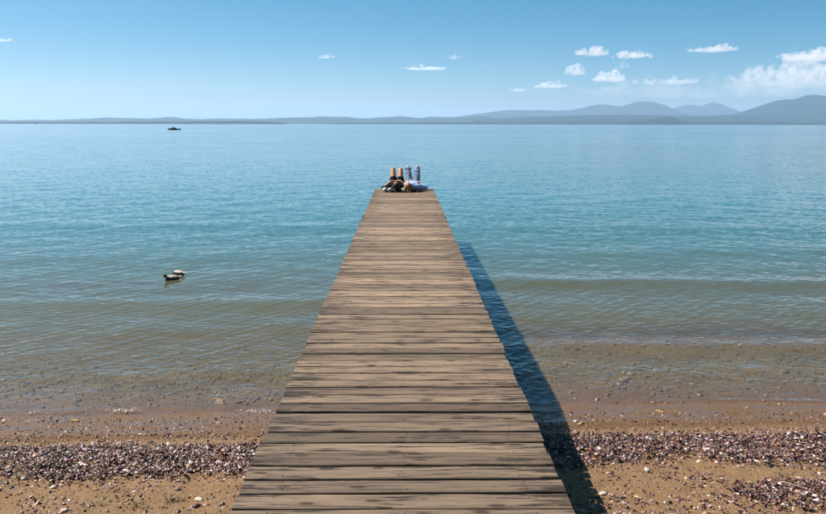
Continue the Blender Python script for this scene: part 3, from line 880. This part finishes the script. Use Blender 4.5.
# foamy warm white specks painted as sun glints where the last wavelet breaks
n = 1700
x = np.concatenate([RNG.uniform(-3.3, -1.0, n), RNG.normal(-3.75, 0.10, 160), RNG.uniform(1.2, 6, 60)])
wob = 7.40 + 0.16 * np.tanh(x / 3.0) + 0.18 * (vnoise(x * 0.7, x * 0, 9) - 0.5) + 0.03 * np.sin(x * 5.0)
k = RNG.random(len(x)) < np.clip(2.0 * vnoise(x * 3.6, x * 0 + 2, 41) - 0.45, 0, 1) * np.clip(1.25 - 0.45 * (x + 3.1), 0.12, 1)
x, wob = x[k], wob[k]
y = wob + RNG.normal(0, 0.032, len(x)) - 0.03
sz = RNG.lognormal(math.log(0.0036), 0.45, len(x))
pts = np.stack([x, y, np.maximum(ground_z(x, y), 0.012) + 0.006], -1)
scatter('foam_glints', pts, np.stack([sz * 1.5, sz, sz * 0.8], -1), IC_V, IC_F, 0.2, np.tile([0.62, 0.55, 0.45], (len(x), 1)), tint_material('foam_glints', 0.25, 0.6), 'white foam specks along the water\'s edge', 0.0, 0.1)

# ------------------------------------------------------------------ twigs, stones and tufts on the sand
TWIGM = plain('bleached_twig', (0.30, 0.22, 0.14), 0.8, 0.25, 60)
def twig(px, py, ln, ang, label, seed):
    p = on_plane(px, py, 0.42)
    for _ in range(6):
        zz = float(ground_z(p.x, p.y)) + 0.024
        p = on_plane(px, py, zz)
    rr = random.Random(seed)
    bm = bmesh.new()
    q0 = Vector((-ln / 2, 0, 0.008))
    for k in range(5):
        q1 = q0 + Vector((ln / 5, rr.uniform(-0.012, 0.004), rr.uniform(-0.003, 0.006)))
        add_capsule(bm, q0, q1, 0.0055 - 0.0006 * k, 0.005 - 0.0006 * k, 7); q0 = q1
        if k == 2: add_capsule(bm, q1, q1 + Vector((0.03, 0.03, 0.006)), 0.0035, 0.0018, 6)
    me = bpy.data.meshes.new('twig'); bm.to_mesh(me); bm.free()
    o = link('twig', me, TWIGM); o.location = p; o.rotation_euler = (0, 0, ang)
    return tag(o, label, 'twig', 'twigs washed up on the beach')
twig(794, 486, 0.16, R(-38), 'pale bent twig among the shells on the pier\'s shadow side', 1)
twig(158, 482, 0.17, R(-12), 'pale forked twig at the lower rim of the shell band', 2)

def stone(px, py, size, mat, label, seed, z0=0.4, name='stone', cat='stone', group=None):
    p = on_plane(px, py, z0)
    for _ in range(6):
        p = on_plane(px, py, float(ground_z(p.x, p.y)))
    bm = bmesh.new(); bmesh.ops.create_icosphere(bm, subdivisions=3, radius=1.0)
    for v in bm.verts:
        d = mnoise.noise(v.co * 1.4 + Vector((seed * 3.1, 0, 0))) * 0.35 + mnoise.noise(v.co * 3.7 + Vector((0, seed, 0))) * 0.12
        v.co *= 1 + d
        v.co = Vector((v.co.x * size[0], v.co.y * size[1], max(v.co.z, -0.5) * size[2]))
    me = bpy.data.meshes.new(name); bm.to_mesh(me); bm.free()
    me.polygons.foreach_set('use_smooth', np.ones(len(me.polygons), bool))
    o = link(name, me, mat); o.location = p + Vector((0, 0, size[2] * 0.3)); o.rotation_euler = (0, 0, seed * 1.3)
    return tag(o, label, cat, group)
PALE = plain('pale_limestone', (0.42, 0.37, 0.30), 0.8, 0.2, 50, 0.3, 0.4)
TAN = plain('tan_sandstone', (0.27, 0.165, 0.08), 0.8, 0.25, 40, 0.3, 0.4)
stone(53, 488, (0.028, 0.018, 0.013), PALE, 'white stone just below the shell band on the pier\'s sunny side', 1)
stone(199, 500, (0.032, 0.02, 0.012), PALE, 'flat white stone beside the grass tuft', 2)
stone(64, 511, (0.024, 0.016, 0.012), PALE, 'small white stone on bare sand', 3)
stone(220, 402, (0.085, 0.05, 0.022), TAN, 'tan rock at the water\'s edge beside the pier', 4, 0.0, 'rock', 'rock')
stone(603, 494, (0.026, 0.02, 0.013), PALE, 'white stone on the sand beside the pier\'s shadow', 5)
stone(647, 470, (0.026, 0.02, 0.013), PALE, 'pale stone lying in the shell band on the pier\'s shadow side', 6)
stone(75, 421, (0.05, 0.022, 0.016), TAN, 'flat brown stone on the wet sand on the pier\'s sunny side', 7)
stone(581, 424, (0.05, 0.02, 0.014), TAN, 'low dark stone on the wet sand by the pier\'s shadow', 8)
stone(660, 412, (0.045, 0.02, 0.014), TAN, 'low brown stone on the wet sand well away from the pier\'s shadow', 9)

GRASSM = plain('beach_grass', (0.10, 0.13, 0.035), 0.7, 0.4, 40)
def tuft(px, py, label, seed, n=34):
    p = on_plane(px, py, 0.46)
    for _ in range(6): p = on_plane(px, py, float(ground_z(p.x, p.y)))
    rr = random.Random(seed); vs, fs = [], []
    for k in range(n):
        a = rr.uniform(0, 6.28); r0 = rr.uniform(0, 0.05); ln = rr.uniform(0.02, 0.05); lean = rr.uniform(0.2, 1.0)
        b = Vector((math.cos(a) * r0 * 1.6, math.sin(a) * r0, -0.004)); d = Vector((math.cos(a), math.sin(a), 0)); s = Vector((-d.y, d.x, 0)) * rr.uniform(0.0022, 0.004)
        i = len(vs)
        m1 = b + d * ln * 0.3 * lean + Vector((0, 0, ln * 0.6)); m2 = b + d * ln * lean + Vector((0, 0, ln * 0.85))
        vs += [b - s, b + s, m1 + s * 0.8, m1 - s * 0.8, m2]
        fs += [(i, i + 1, i + 2, i + 3), (i + 3, i + 2, i + 4)]
    me = bpy.data.meshes.new('grass_tuft'); me.from_pydata(vs, [], fs); me.update()
    o = link('grass_tuft', me, GRASSM); o.location = p
    return tag(o, label, 'grass', 'grass tufts on the beach')
tuft(172, 500, 'small green grass tuft beside the flat white stone', 1)
tuft(136, 507, 'sparse green grass tuft on bare sand, away from the pier', 2, 24)
tuft(95, 505, 'thin dry green sprig beside the small white stone', 3, 16)

# ------------------------------------------------------------------ mallards
D_HEAD = plain('glossy_green_head', (0.0075, 0.0210, 0.0135), 0.35, 0.3, 40)
D_BILL = plain('yellow_bill', (0.4125, 0.2850, 0.0450), 0.45, 0.15, 40)
D_WHITE = plain('white_feathers', (0.5400, 0.5175, 0.4800), 0.8, 0.1, 40)
D_CREAM = plain('pale_grey_feathers', (0.50, 0.41, 0.34), 0.8, 0.25, 55, 0.3, 0.4)
D_DARK = plain('dark_feathers', (0.0165, 0.0120, 0.0097), 0.7, 0.4, 60)
D_CHEST = plain('chestnut_feathers', (0.0750, 0.0338, 0.0188), 0.75, 0.3, 60)
def duck(px, py, rz, label, dabbling):
    p = on_plane(px, py, 0.0)
    t = empty('duck', (p.x, p.y, 0.0), rz); t.scale = (0.80, 0.80, 0.80)
    tag(t, label, 'duck', 'two mallards swimming together')
    bm = bmesh.new()      # body: deep breast narrowing to the stern; x is forward
    add_ball(bm, (0.02, 0, 0.018), (0.155, 0.080, 0.068)); add_ball(bm, (0.085, 0, 0.03), (0.085, 0.072, 0.065))
    add_capsule(bm, (-0.06, 0, 0.025), (-0.165, 0, 0.05), 0.055, 0.018)
    if dabbling:
        add_capsule(bm, (0.12, 0, 0.03), (0.19, 0, -0.03), 0.042, 0.032)
    else:
        add_capsule(bm, (0.12, 0, 0.045), (0.168, 0, 0.085), 0.044, 0.030)
    fuse('body', bm, 0.007, 4, D_DARK, t)
    bm = bmesh.new(); add_ball(bm, (0.005, 0, 0.068), (0.125, 0.066, 0.036)); add_ball(bm, (0.06, 0, 0.066), (0.075, 0.058, 0.038))
    fuse('back', bm, 0.007, 3, D_CREAM, t)
    for s in (-1, 1):
        bm = bmesh.new(); add_capsule(bm, (0.065, s * 0.058, 0.064), (-0.10, s * 0.046, 0.062), 0.022, 0.010); add_capsule(bm, (-0.02, s * 0.058, 0.055), (-0.135, s * 0.03, 0.062), 0.02, 0.006)
        fuse('wing', bm, 0.006, 2, D_CREAM, t)
    bm = bmesh.new(); add_capsule(bm, (-0.145, -0.018, 0.055), (-0.205, -0.026, 0.068), 0.016, 0.005); add_capsule(bm, (-0.145, 0.018, 0.055), (-0.205, 0.026, 0.068), 0.016, 0.005); add_capsule(bm, (-0.14, 0, 0.058), (-0.215, 0, 0.074), 0.018, 0.006)
    fuse('tail', bm, 0.005, 2, D_WHITE, t)
    bm = bmesh.new(); add_ball(bm, (0.125, 0, 0.022), (0.055, 0.062, 0.052)); fuse('breast', bm, 0.006, 2, D_CHEST, t)
    if dabbling:
        hp = Vector((0.205, 0, -0.035)); bdir = Vector((0.6, 0, -0.8))
    else:
        hp = Vector((0.186, 0, 0.112)); bdir = Vector((0.95, 0, -0.32))
        bm = bmesh.new()
        for k in range(14):
            a = k * 2 * math.pi / 14; b = (k + 1) * 2 * math.pi / 14
            c = Vector((0.152, 0, 0.072)); ax = Vector((0.63, 0, 0.77)); u = Vector((0.77, 0, -0.63)); w = Vector((0, 1, 0))
            add_capsule(bm, c + (u * math.cos(a) + w * math.sin(a)) * 0.036, c + (u * math.cos(b) + w * math.sin(b)) * 0.036, 0.006, 0.006, 6)
        fuse('neck_ring', bm, 0.004, 1, D_WHITE, t)
    bm = bmesh.new(); add_ball(bm, hp, (0.044, 0.034, 0.036)); add_capsule(bm, hp + Vector((-0.005, 0, -0.005)), (hp + Vector((0.164, 0, 0.078 if not dabbling else 0.0))) / 2, 0.030, 0.030)
    head = fuse('head', bm, 0.005, 3, D_HEAD, t)
    bm = bmesh.new()
    for s in (-1, 0, 1):
        add_capsule(bm, hp + bdir * 0.032 + Vector((0, s * 0.006, 0)), hp + bdir * 0.085 + Vector((0, s * 0.010, 0)), 0.010, 0.0065, 8)
    fuse('bill', bm, 0.004, 2, D_BILL, head)
    for s in (-1, 1):
        bm = bmesh.new(); add_ball(bm, hp + Vector((0.016, s * 0.031, 0.008)), (0.005, 0.004, 0.005), 8)
        em = bpy.data.meshes.new('eye'); bm.to_mesh(em); bm.free(); link('eye', em, D_DARK, head)
    return t
duck(173.0, 279.4, R(212), 'mallard with dark head and yellow bill raised above the water', False)
duck(179.0, 274.6, R(160), 'mallard dabbling with its head under water behind the other', True)

# ------------------------------------------------------------------ stones just under the surface beside the pier
REDR = plain('reddish_rock', (0.36, 0.19, 0.14), 0.6, 0.3, 20, 0.5, 0.5)
GREYR = plain('grey_rock', (0.22, 0.22, 0.23), 0.6, 0.35, 20, 0.5, 0.5)
def reef(px, py, sx, sy, mat, label, seed, top):
    p = on_plane(px, py, 0.0)
    bm = bmesh.new(); bmesh.ops.create_icosphere(bm, subdivisions=4, radius=1.0)
    zb = float(ground_z(p.x, p.y)) - 0.1
    for v in bm.verts:
        d = mnoise.noise(v.co * 1.5 + Vector((seed * 2.7, 1, 0))) * 0.4 + mnoise.noise(v.co * 4 + Vector((0, seed, 3))) * 0.15
        v.co *= 1 + d
        f = 0.5 + 0.5 * v.co.z
        v.co = Vector((v.co.x * sx, v.co.y * sy, zb + (top - zb) * min(max(f, 0), 1)))
    me = bpy.data.meshes.new('rock'); bm.to_mesh(me); bm.free()
    me.polygons.foreach_set('use_smooth', np.ones(len(me.polygons), bool))
    o = link('rock', me, mat); o.location = (p.x, p.y, 0)
    return tag(o, label, 'rock', 'rocks at the surface beside the pier')
reef(339, 252.5, 0.22, 0.16, REDR, 'reddish rock just breaking the surface beside the pier', 1, 0.006)
reef(327, 259.3, 0.20, 0.14, GREYR, 'dark grey rock awash beside the reddish one', 2, 0.004)
reef(338, 258.5, 0.17, 0.10, TAN, 'tan rock awash between the grey rock and the pier', 3, 0.004)

# ------------------------------------------------------------------ boats
BOATD = plain('backlit_hull_tone', (0.014, 0.016, 0.020), 0.45, 0.2, 2)  # near black puts the boat's backlit shade into its colour
BOATW = plain('white_boat_paint', (0.78, 0.76, 0.72), 0.4, 0.08, 2)
GLASSD = plain('dark_glass', (0.012, 0.018, 0.022), 0.12, 0.1, 2, 0.8)
def hull_mesh(L, B, H):
    st = [(-0.5, 0.80, 0.80), (-0.3, 0.95, 0.80), (0.0, 1.0, 0.84), (0.25, 0.86, 0.92), (0.4, 0.5, 1.02), (0.5, 0.03, 1.12)]
    vs, fs = [], []
    for u, b, h in st:
        for y_, z_ in ((0, -0.35), (0.30, -0.28), (0.46, 0.2), (0.5, 1.0)):
            vs.append((u * L, y_ * b * B, z_ * (h if z_ > 0 else 1) * H))
        vs.append((u * L, 0, 0.86 * h * H))
        for y_, z_ in ((0.5, 1.0), (0.46, 0.2), (0.30, -0.28)):
            vs.append((u * L, -y_ * b * B, z_ * (h if z_ > 0 else 1) * H))
    k = 8
    for i in range(len(st) - 1):
        for j in range(k):
            fs.append((i * k + j, i * k + (j + 1) % k, (i + 1) * k + (j + 1) % k, (i + 1) * k + j))
    fs.append(tuple(range(k - 1, -1, -1))); fs.append(tuple((len(st) - 1) * k + j for j in range(k)))
    me = bpy.data.meshes.new('hull'); me.from_pydata(vs, [], fs); me.update()
    bm = bmesh.new(); bm.from_mesh(me); bmesh.ops.recalc_face_normals(bm, faces=bm.faces); bm.to_mesh(me); bm.free()
    return me
def prism_mesh(name, prof, width, taper=0.85):
    """side outline in x,z extruded across y, the upper points narrower"""
    zmax = max(z for _, z in prof); zmin = min(z for _, z in prof)
    vs = []
    for s in (-1, 1):
        for x_, z_ in prof:
            w = width / 2 * (1 - (1 - taper) * (z_ - zmin) / max(zmax - zmin, 1e-6))
            vs.append((x_, s * w, z_))
    n = len(prof)
    fs = [tuple(range(n)), tuple(range(2 * n - 1, n - 1, -1))] + [(i, i + n, (i + 1) % n + n, (i + 1) % n) for i in range(n)]
    me = bpy.data.meshes.new(name); me.from_pydata(vs, [], fs); me.update()
    bm = bmesh.new(); bm.from_mesh(me); bmesh.ops.recalc_face_normals(bm, faces=bm.faces)
    bmesh.ops.bevel(bm, geom=bm.edges[:], offset=0.02, segments=1, affect='EDGES'); bm.to_mesh(me); bm.free()
    return me
def motorboat(px, py, L, rz, hull, cabin, label, dist=None):
    p = on_plane(px, py, 0.0) if dist is None else at_distance(px, 126, dist)
    t = empty('motorboat', (p.x, p.y, 0.0), rz); tag(t, label, 'boat')
    s = L / 6.2
    h = link('hull', hull_mesh(L, 2.2 * s, 0.85 * s), hull, t)
    link('rubbing_strake', prism_mesh('rubbing_strake', [(-3.08 * s, 0.60 * s), (1.4 * s, 0.70 * s), (1.4 * s, 0.76 * s), (-3.08 * s, 0.66 * s)], 2.24 * s, 1.0), cabin, h)
    c = link('cabin', prism_mesh('cabin', [(-1.3 * s, 0.6 * s), (1.7 * s, 0.6 * s), (1.25 * s, 1.08 * s), (0.7 * s, 1.16 * s), (-1.3 * s, 1.16 * s)], 1.7 * s, 0.8), cabin, t)
    link('windscreen', prism_mesh('windscreen', [(0.2 * s, 1.14 * s), (0.85 * s, 1.14 * s), (0.45 * s, 1.55 * s), (0.30 * s, 1.55 * s)], 1.45 * s, 0.86), GLASSD, c)
    link('roof', prism_mesh('roof', [(-0.8 * s, 1.50 * s), (0.55 * s, 1.54 * s), (0.5 * s, 1.60 * s), (-0.8 * s, 1.56 * s)], 1.4 * s, 0.95), cabin, t)
    for x_ in (-0.7,):
        for sy in (-1, 1):
            link('roof_post', prism_mesh('roof_post', [(x_ * s - 0.03, 1.1 * s), (x_ * s + 0.03, 1.1 * s), (x_ * s + 0.03, 1.52 * s), (x_ * s - 0.03, 1.52 * s)], 0.06, 1.0), cabin, t).location.y = sy * 0.6 * s
    link('outboard_motor', prism_mesh('outboard_motor', [(-3.45 * s, -0.2 * s), (-3.1 * s, -0.2 * s), (-3.08 * s, 1.05 * s), (-3.5 * s, 1.0 * s)], 0.45 * s, 0.8), hull, t)
    return t
motorboat(174, 130.0, 5.5, R(186), BOATD, BOATD, 'small cabin motorboat coloured dark as a backlit silhouette, alone out on the lake')
motorboat(638.5, 0, 8.5, R(10), BOATW, BOATW, 'white motorboat off the dark steep headland', 2600)
motorboat(542, 0, 8.0, R(170), BOATW, BOATW, 'tiny white motorboat off the low shore, away from the headland', 3600)
motorboat(795, 0, 8.0, R(5), BOATW, BOATW, 'tiny white motorboat below the broad blue mountain', 3400)
def sailboat(px, dist, label):
    p = at_distance(px, 126, dist)
    t = empty('sailboat', (p.x, p.y, 0.0), R(200)); tag(t, label, 'boat')
    link('hull', hull_mesh(8.5, 2.6, 0.9), BOATW, t)
    bm = bmesh.new(); bmesh.ops.create_cone(bm, cap_ends=True, segments=8, radius1=0.1, radius2=0.06, depth=10.5, matrix=Matrix.Translation((0.5, 0, 6)))
    me = bpy.data.meshes.new('mast'); bm.to_mesh(me); bm.free(); link('mast', me, BOATW, t)
    link('main_sail', prism_mesh('main_sail', [(0.35, 1.8), (-3.6, 1.8), (0.35, 10.8)], 0.08, 1.0), plain('rose_sail', (0.62, 0.42, 0.38), 0.8), t)
    link('jib', prism_mesh('jib', [(0.7, 1.5), (4.0, 1.3), (0.7, 9.6)], 0.08, 1.0), BOATW, t)
    return t
sailboat(36, 3800, 'tiny sailboat with a rose sail off the dark wooded point')

# ------------------------------------------------------------------ fair weather clouds, all with their base near 1800 m
def cloud_material(name, dens, ragged=0.0, scale=0.006):
    t = NT(name)
    v = t.node('ShaderNodeVolumePrincipled')
    if ragged:
        n = t.noise(t.node('ShaderNodeTexCoord').outputs['Object'], scale, 4, 0.6).outputs[0]
    v.inputs['Color'].default_value = (1.0, 0.945, 0.93, 1)
    if ragged: t.put(v.inputs['Density'], t.rng(n, 0.5 - 0.12 * (1 - ragged), 0.62, 0.0, dens))
    else: v.inputs['Density'].default_value = dens
    v.inputs['Anisotropy'].default_value = 0.25
    t.l.new(v.outputs[0], t.out.inputs['Volume'])
    return t.m
CL_DENSE = cloud_material('cumulus', 0.007, 0.0001, 0.006)
CL_MID = cloud_material('ragged_cumulus', 0.0055, 0.2, 0.005)
CL_THIN = cloud_material('thin_cloud', 0.0020, 0.7, 0.0026)
CL_VEIL = cloud_material('cloud_veil', 0.00024, 0.9, 0.0006)
def cloud(x0, x1, y0, y1, mat, label, seed, group=None, lumps=14, base=1800):
    """x0..x1, y0..y1: where its outline lies; its base height gives the distance"""
    cx = (x0 + x1) / 2
    d = ray(cx, y1)
    elev = math.atan2(d.z, math.hypot(d.x, d.y))
    dist = (base - CAM_H) / math.tan(elev)
    b = at_distance(cx, y1, dist)
    W = (x1 - x0) / F_PX * dist; Hh = (y1 - y0) / F_PX * dist
    rr = random.Random(seed)
    bm = bmesh.new()
    for k in range(lumps):
        u = rr.uniform(-1, 1)
        env = (1 - abs(u) ** 1.8)
        r = Hh * rr.uniform(0.16, 0.34) * (0.45 + 0.55 * env)
        top = Hh * (0.30 + 0.70 * env * rr.uniform(0.55, 1.0))
        z_ = rr.uniform(0.25 * Hh, max(top - r * 0.8, 0.26 * Hh))
        add_ball(bm, (u * (W / 2 - r * 0.9), rr.uniform(-0.35, 0.35) * W * 0.5, z_), (r * rr.uniform(1.1, 1.7), r * rr.uniform(1.1, 1.7), r), 14)
    add_ball(bm, (0, 0, Hh * 0.25), (W * 0.36, W * 0.22, Hh * 0.2), 20)
    me = fuse('cloud', bm, max(Hh, W * 0.18) / 26, 1)
    nv = len(me.vertices)
    co = np.empty(nv * 3, np.float32); me.vertices.foreach_get('co', co); co = co.reshape(-1, 3)
    no = np.empty(nv * 3, np.float32); me.vertices.foreach_get('normal', no); no = no.reshape(-1, 3)
    s = Hh * 0.30
    dsp = np.array([mnoise.fractal(Vector(c) / s + Vector((seed * 7.0, 0, 0)), 0.9, 2.1, 4) for c in co])
    co = co + no * (dsp * Hh * 0.15)[:, None]
    co[:, 2] = np.where(co[:, 2] < Hh * 0.1, Hh * 0.1 + (co[:, 2] - Hh * 0.1) * 0.5, co[:, 2])
    me.vertices.foreach_set('co', co.ravel()); me.update()
    o = link('cloud', me, mat); o.location = b; o.rotation_euler = (0, 0, math.atan2(-b.x, b.y))
    return tag(o, label, 'cloud', group)
cloud(577, 613, 44, 57, CL_DENSE, 'bright puffy cloud with the taller hump of a touching pair above the mountains', 1)
cloud(613, 651, 48.5, 59, CL_DENSE, 'bright puffy cloud, lower and longer one of a touching pair', 2)
cloud(690, 735, 42.5, 53, CL_DENSE, 'bright long cloud alone in blue sky above the mountains', 3)
cloud(562, 588, 63, 76, CL_MID, 'two-humped ragged cloud just below the bright pair', 4, lumps=10)
cloud(606, 633, 60, 69.5, CL_THIN, 'faint grey cloud directly under the touching pair', 5)
cloud(592, 628, 69, 83, CL_MID, 'pinkish ragged cloud over the pale mountains', 6)
cloud(634, 702, 73, 86, CL_THIN, 'thin pink cloud bank above the farthest pointed mountains', 7, lumps=18)
cloud(534, 569, 79, 89, CL_MID, 'low pinkish humped cloud beside the smallest one near the horizon', 8)
cloud(508, 526, 85.5, 92, CL_MID, 'small low pinkish cloud nearest the horizon', 9, lumps=8)
cloud(779, 862, 47.5, 62, CL_DENSE, 'bright creamy cloud on top of the big cloud bank', 10, lumps=18)
cloud(742, 870, 53, 89, CL_THIN, 'wide hazy pink cloud bank over the broad blue mountain', 31, lumps=26)
cloud(317, 335, 52, 59, CL_MID, 'small white wedge of cloud alone in clear sky', 12, lumps=8)
cloud(399, 454, 64, 70.5, CL_MID, 'long flat wisp of cloud above the pier\'s end', 13, lumps=16)
cloud(445, 461, 51, 60, CL_MID, 'small round white cloud above the long flat wisp', 14, lumps=8)
cloud(547, 555, 58.5, 62.5, CL_THIN, 'tiniest faint puff of cloud beside the bright pair', 15, lumps=5)
cloud(476, 492, 61.5, 66.5, CL_THIN, 'faint small wisp beside the long flat wisp', 16, lumps=7)
cloud(-14, 12, 36.5, 42, CL_MID, 'small white wisp alone above the dark wooded point', 17, lumps=8)
cloud(540, 930, 66, 100, CL_VEIL, 'broad faint pinkish veil of cloud behind the mountains', 18, lumps=40, base=1400)
